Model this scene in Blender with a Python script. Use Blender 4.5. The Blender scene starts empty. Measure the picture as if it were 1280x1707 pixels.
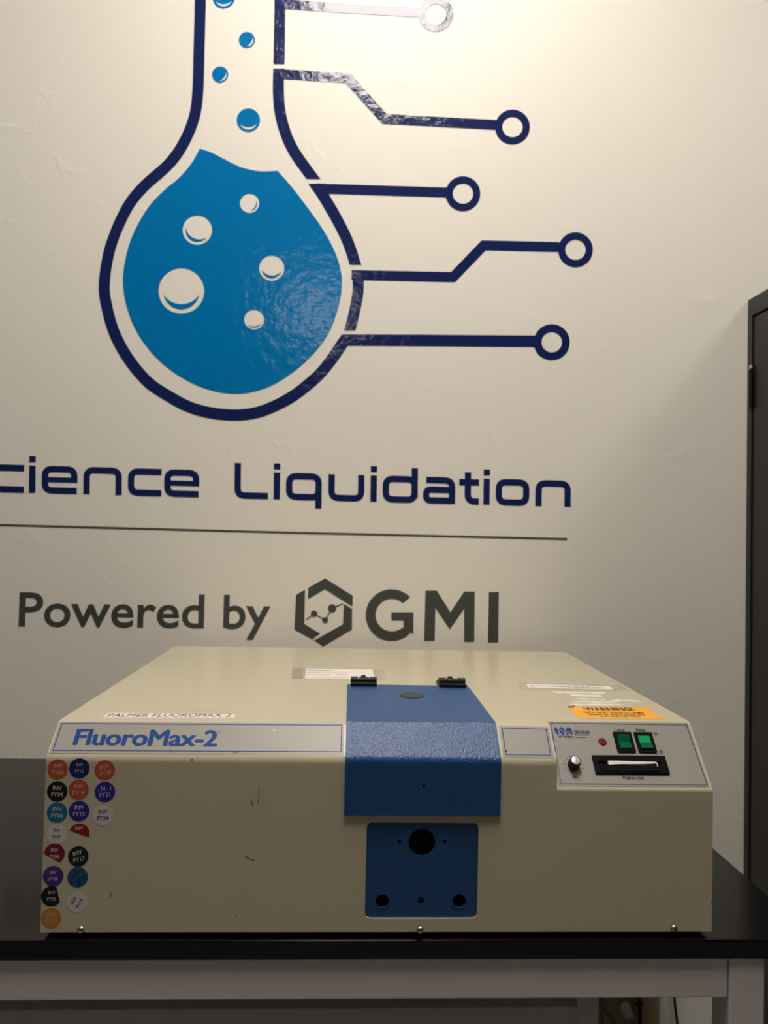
import bpy, bmesh, math, random
from mathutils import Vector, Matrix, Quaternion
random.seed(4)
S = bpy.context.scene
COL = S.collection

# ------------------------------------------------------------------ camera
F_PX, CX, CY = 1230.0, 640.0, 853.5
CAM = Vector((-0.0486, -0.9136, 1.3936))
CR = Vector((0.9988, -0.0434, 0.0221)).normalized()
CF = Vector((0.0428, 0.9987, 0.0293)).normalized()
CU = CR.cross(CF).normalized()
CR = CF.cross(CU).normalized()
cd = bpy.data.cameras.new('camera'); cam = bpy.data.objects.new('camera', cd); COL.objects.link(cam)
M3 = Matrix((CR, CU, -CF)).transposed()
cam.matrix_world = Matrix.Translation(CAM) @ M3.to_4x4()
cd.sensor_fit = 'VERTICAL'; cd.sensor_height = 32.0; cd.lens = F_PX * 32.0 / 1707.0
cd.clip_start = 0.02
cd.dof.use_dof = True; cd.dof.focus_distance = 0.97; cd.dof.aperture_fstop = cd.lens / 4.2
S.camera = cam

# ------------------------------------------------------------------ world, exposure
w = bpy.data.worlds.new('world'); S.world = w; w.use_nodes = True
w.node_tree.nodes['Background'].inputs[0].default_value = (0.9, 0.85, 0.78, 1)
w.node_tree.nodes['Background'].inputs[1].default_value = 0.02
S.view_settings.view_transform = 'Standard'; S.view_settings.look = 'None'
S.view_settings.gamma = 1.0; S.view_settings.use_curve_mapping = False
S.view_settings.exposure = 0.0
LAMP_A, LAMP_B, LAMP_C, FILL_D = 22.0, 4.8, 8.0, 4.0
S.cycles.use_denoising = True
S.cycles.max_bounces = 8; S.cycles.diffuse_bounces = 5

# ------------------------------------------------------------------ materials
def mat(name, col, rough=0.5, metal=0.0, bump=None, spec=0.5, emit=None, var=None, alpha=None, coat=0):
    m = bpy.data.materials.new(name); m.use_nodes = True
    nt = m.node_tree; b = nt.nodes['Principled BSDF']
    b.inputs['Base Color'].default_value = (*col, 1)
    b.inputs['Roughness'].default_value = rough
    b.inputs['Metallic'].default_value = metal
    b.inputs['Specular IOR Level'].default_value = spec
    b.inputs['Coat Weight'].default_value = coat
    if emit:
        b.inputs['Emission Color'].default_value = (*emit[0], 1); b.inputs['Emission Strength'].default_value = emit[1]
    if alpha is not None:
        b.inputs['Alpha'].default_value = alpha
    tc = nt.nodes.new('ShaderNodeNewGeometry')
    if bump:
        prev = None
        for sc, st, det in bump:
            n = nt.nodes.new('ShaderNodeTexNoise'); n.inputs['Scale'].default_value = sc; n.inputs['Detail'].default_value = det
            nt.links.new(tc.outputs['Position'], n.inputs['Vector'])
            bp = nt.nodes.new('ShaderNodeBump'); bp.inputs['Strength'].default_value = st; bp.inputs['Distance'].default_value = 0.6 / sc
            nt.links.new(n.outputs['Fac'], bp.inputs['Height'])
            if prev: nt.links.new(prev.outputs['Normal'], bp.inputs['Normal'])
            prev = bp
        nt.links.new(prev.outputs['Normal'], b.inputs['Normal'])
    if var:
        sc, col2, lo, hi = var
        n = nt.nodes.new('ShaderNodeTexNoise'); n.inputs['Scale'].default_value = sc; n.inputs['Detail'].default_value = 3
        nt.links.new(tc.outputs['Position'], n.inputs['Vector'])
        r = nt.nodes.new('ShaderNodeValToRGB')
        r.color_ramp.elements[0].position = lo; r.color_ramp.elements[0].color = (*col, 1)
        r.color_ramp.elements[1].position = hi; r.color_ramp.elements[1].color = (*col2, 1)
        nt.links.new(n.outputs['Fac'], r.inputs['Fac']); nt.links.new(r.outputs['Color'], b.inputs['Base Color'])
    return m

def srgb(r, g, b):
    f = lambda c: (c / 255 / 12.92) if c / 255 <= 0.04045 else ((c / 255 + 0.055) / 1.055) ** 2.4
    return (f(r), f(g), f(b))

def wall_material():
    m = mat('wall_paint', (0.87, 0.835, 0.76), 0.5, spec=0.35, bump=[(260, 0.05, 2)])
    nt = m.node_tree; b = nt.nodes['Principled BSDF']
    geo = next(n for n in nt.nodes if n.type == 'NEW_GEOMETRY'); old = b.inputs['Normal'].links[0].from_node
    n = nt.nodes.new('ShaderNodeTexNoise'); n.inputs['Scale'].default_value = 13; n.inputs['Detail'].default_value = 4
    n.inputs['Distortion'].default_value = 0.8
    nt.links.new(geo.outputs['Position'], n.inputs['Vector'])
    r = nt.nodes.new('ShaderNodeValToRGB'); r.color_ramp.elements[0].position = 0.60; r.color_ramp.elements[1].position = 0.80
    nt.links.new(n.outputs['Fac'], r.inputs['Fac'])
    bp = nt.nodes.new('ShaderNodeBump'); bp.inputs['Strength'].default_value = 0.10; bp.inputs['Distance'].default_value = 0.010
    nt.links.new(r.outputs['Color'], bp.inputs['Height']); nt.links.new(old.outputs['Normal'], bp.inputs['Normal'])
    nt.links.new(bp.outputs['Normal'], b.inputs['Normal'])
    return m

VB = [(38, 0.07, 2), (190, 0.07, 2)]
MT = dict(
    wall=wall_material(),
    ceil=mat('ceiling_paint', (0.55, 0.53, 0.50), 0.8),
    wall2=mat('grey_wall_paint', (0.24, 0.23, 0.22), 0.6),
    floor=mat('floor_vinyl', (0.22, 0.20, 0.19), 0.4, var=(6, (0.27, 0.25, 0.23), 0.4, 0.6)),
    navy=mat('navy_vinyl', (0.010, 0.020, 0.105), 0.12, bump=VB, spec=0.5),
    sky=mat('sky_blue_vinyl', (0.0, 0.19, 0.50), 0.12, bump=VB, spec=0.5),
    grey=mat('grey_vinyl', (0.062, 0.068, 0.064), 0.45),
    cream=mat('cream_enamel', (0.555, 0.505, 0.365), 0.30, bump=[(900, 0.02, 1)], spec=0.5),
    blue=mat('blue_textured_enamel', (0.012, 0.075, 0.235), 0.33, bump=[(430, 0.6, 2), (1000, 0.25, 1)], spec=0.5),
    blue2=mat('blue_smooth_enamel', (0.010, 0.068, 0.215), 0.38, bump=[(600, 0.08, 2)]),
    label=mat('silver_grey_film', (0.335, 0.315, 0.285), 0.38, spec=0.4),
    print=mat('blue_print', (0.006, 0.058, 0.27), 0.5, spec=0.2),
    print2=mat('dark_blue_print', (0.012, 0.03, 0.11), 0.5, spec=0.2),
    ink=mat('black_ink', (0.012, 0.012, 0.012), 0.6),
    white=mat('white_paper', (0.80, 0.75, 0.69), 0.6),
    orange=mat('orange_paper', (0.90, 0.42, 0.035), 0.6),
    tape=mat('clear_tape', (0.50, 0.46, 0.36), 0.18, spec=0.6),
    black=mat('black_plastic', (0.005, 0.005, 0.006), 0.42, spec=0.25),
    bezel=mat('matte_black_bezel', (0.004, 0.004, 0.005), 0.6, spec=0.08),
    dark=mat('dark_void', (0.003, 0.003, 0.003), 0.9, spec=0.1),
    rubber=mat('black_rubber', (0.012, 0.012, 0.012), 0.8),
    plug=mat('grey_rubber_plug', (0.045, 0.045, 0.045), 0.6),
    chrome=mat('polished_steel', (0.62, 0.60, 0.57), 0.22, metal=1.0),
    brushed=mat('brushed_aluminium', (0.85, 0.84, 0.82), 0.28, metal=1.0),
    greenoff=mat('green_plastic', (0.0, 0.10, 0.055), 0.2),
    greenon=mat('green_lit_plastic', (0.0, 0.16, 0.06), 0.2, emit=((0.02, 0.7, 0.2), 0.22)),
    red=mat('red_lens', (0.17, 0.004, 0.010), 0.45, spec=0.2),
    top=mat('black_epoxy', (0.004, 0.004, 0.004), 0.17, spec=0.38, bump=[(700, 0.02, 2)]),
    frame=mat('grey_powder_coat', (0.66, 0.62, 0.62), 0.5, bump=[(900, 0.04, 1)]),
    cab=mat('charcoal_enamel', (0.012, 0.012, 0.012), 0.42, bump=[(700, 0.04, 1)]),
    beige=mat('beige_plastic', (0.42, 0.33, 0.17), 0.5),
    offwhite=mat('offwhite_plastic', (0.62, 0.58, 0.52), 0.45),
    redplast=mat('red_plastic', (0.30, 0.03, 0.02), 0.4),
    cable=mat('black_cable', (0.012, 0.012, 0.012), 0.45),
    greycable=mat('grey_cable', (0.20, 0.19, 0.18), 0.5),
    trim=mat('grey_vinyl_base', (0.10, 0.095, 0.09), 0.5),
    lampmetal=mat('white_lamp_metal', (0.7, 0.7, 0.68), 0.5),
)

# ------------------------------------------------------------------ object helpers
def link(name, me, m=None, parent=None, smooth=False):
    o = bpy.data.objects.new(name, me); COL.objects.link(o)
    if m is not None:
        me.materials.clear(); me.materials.append(m)
    if parent is not None:
        o.parent = parent
        base = Vector(parent.get('_base', (0, 0, 0)))
        me.transform(Matrix.Translation(-base)); o['_base'] = tuple(base)
    for p in me.polygons: p.use_smooth = smooth
    return o
def thing(name, label, cat, loc, group=None):
    o = bpy.data.objects.new(name, None); COL.objects.link(o); o.location = loc; o['_base'] = tuple(loc)
    o.empty_display_size = 0.05
    tag(o, label, cat, group); return o
def tag(o, label, cat, group=None):
    o['label'] = label; o['category'] = cat
    if group: o['group'] = group
    return o
def recenter(o):
    """give a one-mesh top-level thing its own origin at its base centre"""
    vs = [v.co for v in o.data.vertices]
    c = Vector(((min(v.x for v in vs) + max(v.x for v in vs)) / 2, (min(v.y for v in vs) + max(v.y for v in vs)) / 2, min(v.z for v in vs)))
    o.data.transform(Matrix.Translation(-c)); o.location = c; o['_base'] = tuple(c); return o
def struct(o):
    o['kind'] = 'structure'; return o
def bm_mesh(bm, name='mesh'):
    bmesh.ops.recalc_face_normals(bm, faces=bm.faces)
    me = bpy.data.meshes.new(name); bm.to_mesh(me); bm.free(); return me
def add_box(bm, x0, x1, y0, y1, z0, z1):
    v = [bm.verts.new((x, y, z)) for x in (x0, x1) for y in (y0, y1) for z in (z0, z1)]
    for f in ((0, 1, 3, 2), (4, 6, 7, 5), (0, 4, 5, 1), (2, 3, 7, 6), (0, 2, 6, 4), (1, 5, 7, 3)):
        bm.faces.new([v[i] for i in f])
def box(name, b, m, parent=None, bev=0.0):
    bm = bmesh.new(); add_box(bm, *b)
    if bev: bmesh.ops.bevel(bm, geom=bm.edges[:], offset=bev, segments=2, affect='EDGES', profile=0.5)
    return link(name, bm_mesh(bm, name), m, parent)
def tube_mesh(pts, r, n=10, name='tube'):
    pts = [Vector(p) for p in pts]; bm = bmesh.new(); rings = []
    for i, p in enumerate(pts):
        t = (pts[min(i + 1, len(pts) - 1)] - pts[max(i - 1, 0)]).normalized()
        q = t.to_track_quat('Z', 'Y')
        rings.append([bm.verts.new(p + q @ Vector((r * math.cos(2 * math.pi * k / n), r * math.sin(2 * math.pi * k / n), 0))) for k in range(n)])
    for a, b in zip(rings, rings[1:]):
        for k in range(n): bm.faces.new((a[k], a[(k + 1) % n], b[(k + 1) % n], b[k]))
    bm.faces.new(rings[0]); bm.faces.new(rings[-1]); return bm_mesh(bm, name)
def smooth_path(P, seg=8):
    P = [Vector(p) for p in P]; Q = [P[0]] + P + [P[-1]]; out = []
    for i in range(1, len(Q) - 2):
        p0, p1, p2, p3 = Q[i - 1:i + 3]
        for k in range(seg):
            t = k / seg
            out.append(0.5 * ((2 * p1) + (p2 - p0) * t + (2 * p0 - 5 * p1 + 4 * p2 - p3) * t * t + (3 * p1 - p0 - 3 * p2 + p3) * t ** 3))
    out.append(P[-1]); return out
def smooth_closed(P, seg=6):
    out = []; n = len(P); P = [Vector(p) for p in P]
    for i in range(n):
        p0, p1, p2, p3 = P[i - 1], P[i], P[(i + 1) % n], P[(i + 2) % n]
        for k in range(seg):
            t = k / seg
            out.append(0.5 * ((2 * p1) + (p2 - p0) * t + (2 * p0 - 5 * p1 + 4 * p2 - p3) * t * t + (3 * p1 - p0 - 3 * p2 + p3) * t ** 3))
    return out
def lathe(name, prof, center, axis, m, parent, n=32, smooth=False):
    """prof: (radius, height along axis) from the bottom up; closed with caps"""
    q = Vector(axis).normalized().to_track_quat('Z', 'Y'); c = Vector(center); bm = bmesh.new(); rings = []
    for r, h in prof:
        if r < 1e-6: rings.append([bm.verts.new(c + q @ Vector((0, 0, h)))])
        else: rings.append([bm.verts.new(c + q @ Vector((r * math.cos(2 * math.pi * k / n), r * math.sin(2 * math.pi * k / n), h))) for k in range(n)])
    for a, b in zip(rings, rings[1:]):
        for k in range(n):
            k2 = (k + 1) % n
            if len(a) == 1 and len(b) == 1: continue
            if len(a) == 1: bm.faces.new((a[0], b[k2], b[k]))
            elif len(b) == 1: bm.faces.new((a[k], a[k2], b[0]))
            else: bm.faces.new((a[k], a[k2], b[k2], b[k]))
    for g in (rings[0], rings[-1]):
        if len(g) > 1: bm.faces.new(g)
    return link(name, bm_mesh(bm, name), m, parent, smooth)

# ---- flat work: frames (origin, u, v, n) on real surfaces of the place, artwork measured in photo pixels and laid on that surface
class Frame:
    def __init__(s, o, u, v):
        s.o = Vector(o); s.u = Vector(u).normalized(); s.v = Vector(v).normalized(); s.n = s.u.cross(s.v)
    def px(s, x, y):
        d = CF + CR * ((x - CX) / F_PX) + CU * ((CY - y) / F_PX)
        t = (s.o - CAM).dot(s.n) / d.dot(s.n); p = CAM + d * t - s.o
        return Vector((p.dot(s.u), p.dot(s.v)))
    def pt(s, uv, h=0.0): return s.o + s.u * uv[0] + s.v * uv[1] + s.n * h
    def mat4(s): return Matrix.Translation(s.o) @ Matrix((s.u, s.v, s.n)).transposed().to_4x4()
def curve_to_mesh(cu):
    ob = bpy.data.objects.new('tmp', cu); COL.objects.link(ob)
    dg = bpy.context.evaluated_depsgraph_get(); dg.update()
    me = bpy.data.meshes.new_from_object(ob.evaluated_get(dg))
    bpy.data.objects.remove(ob); bpy.data.curves.remove(cu); return me
def flat_mesh(regions, t, stag=0.0):
    """regions: list of lists of loops (uv). Filled flat, thickness t from 0 to t along n."""
    out = bmesh.new()
    for i_, loops in enumerate(regions):
        cu = bpy.data.curves.new('c', 'CURVE'); cu.dimensions = '2D'; cu.fill_mode = 'BOTH'; cu.extrude = t / 2
        for lp in loops:
            sp = cu.splines.new('POLY'); sp.points.add(len(lp) - 1); sp.use_cyclic_u = True
            for i, p in enumerate(lp): sp.points[i].co = (p[0], p[1], 0, 1)
        me = curve_to_mesh(cu); me.transform(Matrix.Translation((0, 0, t / 2 + stag * i_))); out.from_mesh(me); bpy.data.meshes.remove(me)
    return out
def flat(name, regions, fr, m, parent=None, t=0.0003, h=0.0, px=False):
    if px: regions = [[[fr.px(*p) for p in lp] for lp in rg] for rg in regions]
    bm = flat_mesh(regions, t, 0.00006 if len(regions) < 8 else 0.0); bmesh.ops.translate(bm, verts=bm.verts, vec=(0, 0, h)); bm.transform(fr.mat4())
    me = bpy.data.meshes.new(name); bm.to_mesh(me); bm.free()
    return link(name, me, m, parent)
def fillet(P, r, closed=False, seg=6):
    P = [Vector(p) for p in P]; out = []; n = len(P)
    for i, p in enumerate(P):
        if not closed and i in (0, n - 1): out.append(p); continue
        a = P[i - 1] - p; b = P[(i + 1) % n] - p; d = min(r, a.length * .49 if (closed or i - 1 > 0) else a.length * .95, b.length * .49 if (closed or i + 1 < n - 1) else b.length * .95)
        p0 = p + a.normalized() * d; p1 = p + b.normalized() * d
        for k in range(seg + 1):
            t = k / seg; out.append(p0 * (1 - t) ** 2 + p * 2 * t * (1 - t) + p1 * t * t)
    return out
def stroke(P, wd, closed=False):
    """outline loops of a polyline of width wd"""
    P = [Vector(p) for p in P]; n = len(P); Lf, Rt = [], []
    for i, p in enumerate(P):
        if closed: a, b = P[i - 1], P[(i + 1) % n]
        else: a, b = P[max(i - 1, 0)], P[min(i + 1, n - 1)]
        d1 = (p - a) if (p - a).length > 1e-9 else (b - p); d2 = (b - p) if (b - p).length > 1e-9 else (p - a)
        d1 = d1.normalized(); d2 = d2.normalized(); t = (d1 + d2).normalized()
        nn = Vector((-t.y, t.x)); c = max(0.4, nn.dot(Vector((-d1.y, d1.x))))
        Lf.append(p + nn * wd / 2 / c); Rt.append(p - nn * wd / 2 / c)
    return [Lf, Rt] if closed else [Lf + Rt[::-1]]
def circle(c, r, n=48): return [(c[0] + r * math.cos(2 * math.pi * k / n), c[1] + r * math.sin(2 * math.pi * k / n)) for k in range(n)]
def rrect(x0, x1, y0, y1, r, seg=6): return fillet([(x0, y0), (x1, y0), (x1, y1), (x0, y1)], r, True, seg)
def text_bm(body, bold=0.0, align='LEFT', t=0.0003, spacing=1.0, res=4):
    cu = bpy.data.curves.new('t', 'FONT'); cu.body = body; cu.size = 1; cu.align_x = align; cu.offset = bold if bold <= 0.012 else 0.0
    cu.space_character = spacing; cu.resolution_u = res; cu.fill_mode = 'FRONT'; cu.extrude = 0
    me = curve_to_mesh(cu); bm = bmesh.new(); bm.from_mesh(me)
    if bold > 0.012:      # heavy weights: copies shifted sideways, each a hair higher
        for dx, dy, dz in ((bold, 0, .0001), (-bold, 0, .0002), (0, bold * .5, .0003), (0, -bold * .5, .0004), (bold * .5, bold * .3, .0005), (-bold * .5, -bold * .3, .0006)):
            m2 = me.copy(); m2.transform(Matrix.Translation((dx, dy, dz))); bm.from_mesh(m2); bpy.data.meshes.remove(m2)
    bpy.data.meshes.remove(me)
    return bm
CAPH = 0.0
_b = text_bm('H'); CAPH = max(v.co.y for v in _b.verts); _b.free()
def place_text(bm, fr, o, eu, ev, h):
    for v in bm.verts: x, y, z = v.co; v.co = fr.pt((o[0] + eu[0] * x + ev[0] * y, o[1] + eu[1] * x + ev[1] * y), h + z * .5)
def text_line(name, body, fr, left, right, top, m, parent, bold=0.0, h=0.0004, spacing=1.0, into=None):
    """left/right: photo pixels of the baseline ends, top: pixel of the cap top above left"""
    bm = text_bm(body, bold, spacing=spacing); xs = [v.co.x for v in bm.verts]; x0, x1 = min(xs), max(xs)
    L, R, T = fr.px(*left), fr.px(*right), fr.px(*top)
    eu = (R - L) / (x1 - x0); ev = (T - L) / CAPH; o = L - eu * x0
    place_text(bm, fr, o, eu, ev, h)
    if into is not None:
        me = bpy.data.meshes.new('x'); bm.to_mesh(me); into.from_mesh(me); bm.free(); bpy.data.meshes.remove(me); return
    me = bpy.data.meshes.new(name); bm.to_mesh(me); bm.free(); return link(name, me, m, parent)
def text_at(bmout, body, fr, cen, caph, rot=0.0, bold=0.0, h=0.0004, wide=1.0):
    """centred line, real cap height in metres"""
    bm = text_bm(body, bold, 'CENTER', res=3); s = caph / CAPH; c, sn = math.cos(rot), math.sin(rot)
    eu = Vector((c, sn)) * s * wide; ev = Vector((-sn, c)) * s; o = Vector(cen) - ev * CAPH / 2
    place_text(bm, fr, o, eu, ev, h)
    me = bpy.data.meshes.new('x'); bm.to_mesh(me); bmout.from_mesh(me); bm.free(); bpy.data.meshes.remove(me)
def finish(bm, name, m, parent):
    me = bpy.data.meshes.new(name); bm.to_mesh(me); bm.free(); return link(name, me, m, parent)

# ------------------------------------------------------------------ the room
WY = 0.708            # back wall plane
XL, XR, YF, ZC = -4.0, 4.0, -9.0, 3.4
struct(box('floor', (XL, XR, YF, WY, -0.05, 0.0), MT['floor']))
struct(box('ceiling', (XL, XR, YF, WY, ZC, ZC + 0.05), MT['ceil']))
struct(box('wall_back', (XL, XR, WY, WY + 0.1, 0.0, ZC), MT['wall']))
struct(box('wall_left', (XL - 0.1, XL, YF, WY, 0.0, ZC), MT['wall2']))
struct(box('wall_right', (XR, XR + 0.1, YF, WY, 0.0, ZC), MT['wall2']))
struct(box('wall_front', (XL, XR, YF - 0.1, YF, 0.0, ZC), MT['wall2']))
struct(box('baseboard_back', (XL, XR, WY - 0.008, WY, 0.0, 0.10), MT['trim']))

def troffer(cx, cy, strength, label):
    t = thing('ceiling_light', label, 'ceiling light', (cx, cy, ZC - 0.03), 'recessed ceiling lights')
    a, b = 0.30, 0.60
    bm = bmesh.new()
    for q in ((cx - a, cx + a, cy - b, cy - b + .02), (cx - a, cx + a, cy + b - .02, cy + b), (cx - a, cx - a + .02, cy - b + .02, cy + b - .02), (cx + a - .02, cx + a, cy - b + .02, cy + b - .02)):
        add_box(bm, *q, ZC - 0.03, ZC - 0.001)
    link('frame', bm_mesh(bm), MT['lampmetal'], t)
    m = mat('lamp_diffuser', (0.8, 0.8, 0.8), 0.6, emit=((1.0, 0.925, 0.83), strength))
    box('diffuser', (cx - a + .02, cx + a - .02, cy - b + .02, cy + b - .02, ZC - 0.02, ZC - 0.012), m, t)
troffer(0.02, -0.36, LAMP_A, 'lit ceiling panel just above the bench, close to the logo wall')
troffer(2.0, -0.30, LAMP_C, 'lit ceiling panel to the right above the dark cabinet')
troffer(-2.3, -0.30, FILL_D, 'added ceiling fill panel to the left, unseen, brightening the logo wall')  # unseen fill panel, added to lift the left middle of the wall
troffer(-0.35, -4.3, LAMP_B, 'lit ceiling panel far back in the room behind the viewer')

# ------------------------------------------------------------------ wall decals
WF = Frame((0, WY, 0), (1, 0, 0), (0, 0, 1))
DT = 0.0004
def decal(name, regions, m, parent): return flat(name, regions, WF, m, parent, DT, 0.0003, px=True)

flask = thing('flask_logo_decal', 'large navy and sky blue flask logo with circuit lines on the wall', 'logo', WF.pt(WF.px(385, 690)))
sw = 18.5
left = smooth_path([(335, -70), (334, 0), (332, 80), (330, 150), (324, 195), (307, 237), (282, 273), (237, 314), (209, 352), (184, 413), (174, 474), (179, 514), (191, 555), (213, 596), (244, 634), (276, 657), (323, 681), (380, 691.5), (430, 687), (482, 664), (526, 630), (552, 600), (575, 566)], 6)
flat('outline', [stroke(left, sw)], WF, MT['navy'], flask, DT, 0.00055, px=True)
def clip_y(P, lo, hi):
    for sgn, lim in ((1, lo), (-1, hi)):
        out = []; P = [Vector(p) for p in P]
        for i, a in enumerate(P):
            b = P[(i + 1) % len(P)]; fa, fb = sgn * (a.y - lim), sgn * (b.y - lim)
            if fa >= 0: out.append(a)
            if fa * fb < 0: out.append(a.lerp(b, fa / (fa - fb)))
        P = out
    return P
def trace(path, ring, name='circuit_trace', wd=16.5, extra=None, ro=29.0, ri=17.0, clip=None):
    reg = [stroke(path, wd)]
    if extra: reg.append([clip_y(stroke(extra, sw)[0], *clip)] if clip else stroke(extra, sw))
    o = decal(name, reg, MT['navy'], flask)
    flat('circuit_node', [[circle(ring, ro), circle(ring, ri)]], WF, MT['navy'], o, DT, 0.0005, px=True)
# neck and right side, in the pieces the gaps cut it into
trace([(458, 6), (560, 13), (702, 21)], (726.5, 24), extra=[(467.5, -60), (466.5, 20), (465, 107)])
trace([(456, 123), (580, 130.5), (641, 198.5), (829, 208.5)], (854, 212), extra=smooth_path([(465, 105), (464, 149), (466.5, 184), (475, 219), (491, 254), (523, 299), (530, 308)], 6), clip=(114.6, 298.5))
trace([(527, 314), (549, 315), (744, 321)], (771.5, 323), extra=smooth_path([(512, 287), (527, 309), (536, 322), (558.5, 360), (579, 401), (592.5, 441), (595, 452)], 6), clip=(306.5, 441.5))
trace([(586, 458.5), (755, 462), (806, 409), (932, 412)], (959, 416.5), extra=smooth_path([(596, 440), (597, 482), (592, 514), (583, 551), (580, 560)], 6), clip=(450.5, 551))
trace([(571, 567), (700, 567.5), (893, 569)], (919.5, 570.5), wd=19, ro=30, extra=[(552, 600), (575, 566), (584.5, 548)], clip=(558, 640))

liq = [(333, 248), (346, 252), (359, 257.6), (384, 270.6), (404, 279.6), (432.5, 285.7), (463, 285), (489, 315), (514, 348), (538, 382), (556, 415), (566.6, 445), (570, 474), (564.6, 510), (550, 551), (530, 581), (501.6, 610), (465, 636), (432.5, 650.5), (396, 656.6), (359, 652.5), (323, 640), (286, 618), (254, 589.5), (227, 551), (211, 510), (205, 470), (209, 433), (221, 392.5), (245.6, 348), (274, 317), (298, 297), (319, 272.6)]
def liquid_outline(P):
    # smooth everywhere except at the two crests
    a = smooth_path(P[:7], 5); b = smooth_path(P[6:] + [P[0]], 5)
    return a[:-1] + b[:-1]
def crescent(c, r, ang, th=0.22, off=0.30, rr=0.80, span=75):
    """crescent near the rim, opening away from the rim at angle ang (pixel space, degrees, 90 = down)"""
    A = math.radians(ang); out = []; n = 16
    for k in range(n + 1):
        a = A + math.radians(-span + 2 * span * k / n); out.append((c[0] + r * rr * math.cos(a), c[1] + r * rr * math.sin(a)))
    inn = []
    for k in range(n + 1):
        s = -1 + 2 * k / n; a = A + math.radians(span * s); q = r * (rr - th * (1 - s * s)); inn.append((c[0] + q * math.cos(a), c[1] + q * math.sin(a)))
    return out + inn[::-1]
BUB = [((302.5, 485), 38, 90, .22, 78), ((329, 383.6), 24.5, 115, .2, 75), ((416, 339), 16, 30, .14, 55), ((453, 447), 21, 95, .22, 75), ((423.6, 532.7), 16.5, 85, .10, 55)]
lq = decal('liquid', [[liquid_outline(liq)] + [circle(c, r) for c, r, *_ in BUB]], MT['sky'], flask)
for c, r, a, th, sp in BUB:
    decal('bubble_shading', [[crescent(c, r, a, th, span=sp)]], MT['sky'], lq)
for c, r, a in (((373, -4), 18.5, 90), ((411.5, 67), 13.5, 35), ((367, 124.5), 13.5, 40), ((414, 200.5), 19.5, 90)):
    decal('bubble', [[circle(c, r), crescent(c, r, a, .22, span=70 if r > 15 else 60)]], MT['sky'], flask)

# company lettering: drawn as rounded strokes
def ltr(ch, x0, x1):
    base = lambda x: 820 + 0.0263 * x
    xh = 45.5 - 0.0028 * max(x0, 0); cap = xh * 1.32; wd = 10.6; hw = wd / 2; vw = 0.5
    L, R, B, T, Mi = x0 + hw, x1 - hw, hw - .5, xh - hw + .5, xh * 0.5
    r = 12; st = []
    if ch == 'c': st = [(fillet([(R + hw, T), (L, T), (L, B), (R + hw, B)], r), False)]
    elif ch == 'i': st = [([((L + R) / 2, 0), ((L + R) / 2, xh)], False), ([((L + R) / 2, xh + 5.5), ((L + R) / 2, xh + 15.5)], False)]
    elif ch == 'e': st = [(fillet([(R, Mi - 4), (R, T), (L, T), (L, B), (R + hw - 1, B)], r), False), ([(L, Mi), (R + hw - .5, Mi)], False, 8.6)]
    elif ch == 'n': st = [(fillet([(L, 0), (L, T), (R, T), (R, 0)], r), False)]
    elif ch == 'L': st = [(fillet([(L, cap), (L, B), (R + hw, B)], r), False)]
    elif ch == 'q': st = [(fillet([(L, B), (R, B), (R, T), (L, T)], r, True), True), ([(R, T - 8), (R, -14)], False)]
    elif ch == 'u': st = [(fillet([(L, xh), (L, B), (R, B), (R, xh)], r), False)]
    elif ch == 'd': st = [(fillet([(L, B), (R, B), (R, T), (L, T)], r, True), True), ([(R, 8), (R, cap)], False)]
    elif ch == 'a': st = [(fillet([(L, T), (R, T), (R, 0)], r), False), (fillet([(R, Mi + 1), (L, Mi + 1), (L, B), (R, B)], r * .7), False)]
    elif ch == 't': st = [(fillet([(L + 9, cap * .93), (L + 9, B), (R + hw, B)], r), False), ([(x0, T - 2), (x1, T - 2)], False)]
    elif ch == 'o': st = [(fillet([(L, B), (R, B), (R, T), (L, T)], r, True), True)]
    elif ch == 'S': st = [(fillet([(R + hw, cap - hw), (L, cap - hw), (L, cap / 2), (R, cap / 2), (R, B), (L - hw, B)], r), False)]
    mp = lambda p: (p[0] + 0.012 * p[1], base(p[0]) - p[1])
    return [[[mp(p) for p in lp] for lp in stroke(P, (q[0] if q else wd), cl)] for P, cl, *q in st]
word = thing('wall_lettering', 'wide navy techno lettering on the wall beneath the flask logo', 'lettering', WF.pt(WF.px(480, 852)))
for ch, a, b in (('S', -82, -25), ('c', -16, 40), ('i', 47.5, 60), ('e', 69.5, 129), ('n', 139, 203), ('c', 213, 269), ('e', 273.5, 332), ('L', 390.6, 446.5), ('i', 455, 467.5), ('q', 476.5, 536), ('u', 547, 607), ('i', 616.5, 628.5), ('d', 637.4, 696), ('a', 704.6, 758.5), ('t', 765, 798), ('i', 805, 816.5), ('o', 825.7, 882), ('n', 892, 951)):
    decal('letter', ltr(ch, a, b), MT['navy'], word)
dl = decal('divider_line', [stroke([(-90, 872.5), (0, 875), (470, 887.5), (945, 898.5)], 3.2)], MT['grey'], None)
tag(recenter(dl), 'long thin grey line on the wall between the two rows of lettering', 'line')

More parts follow.
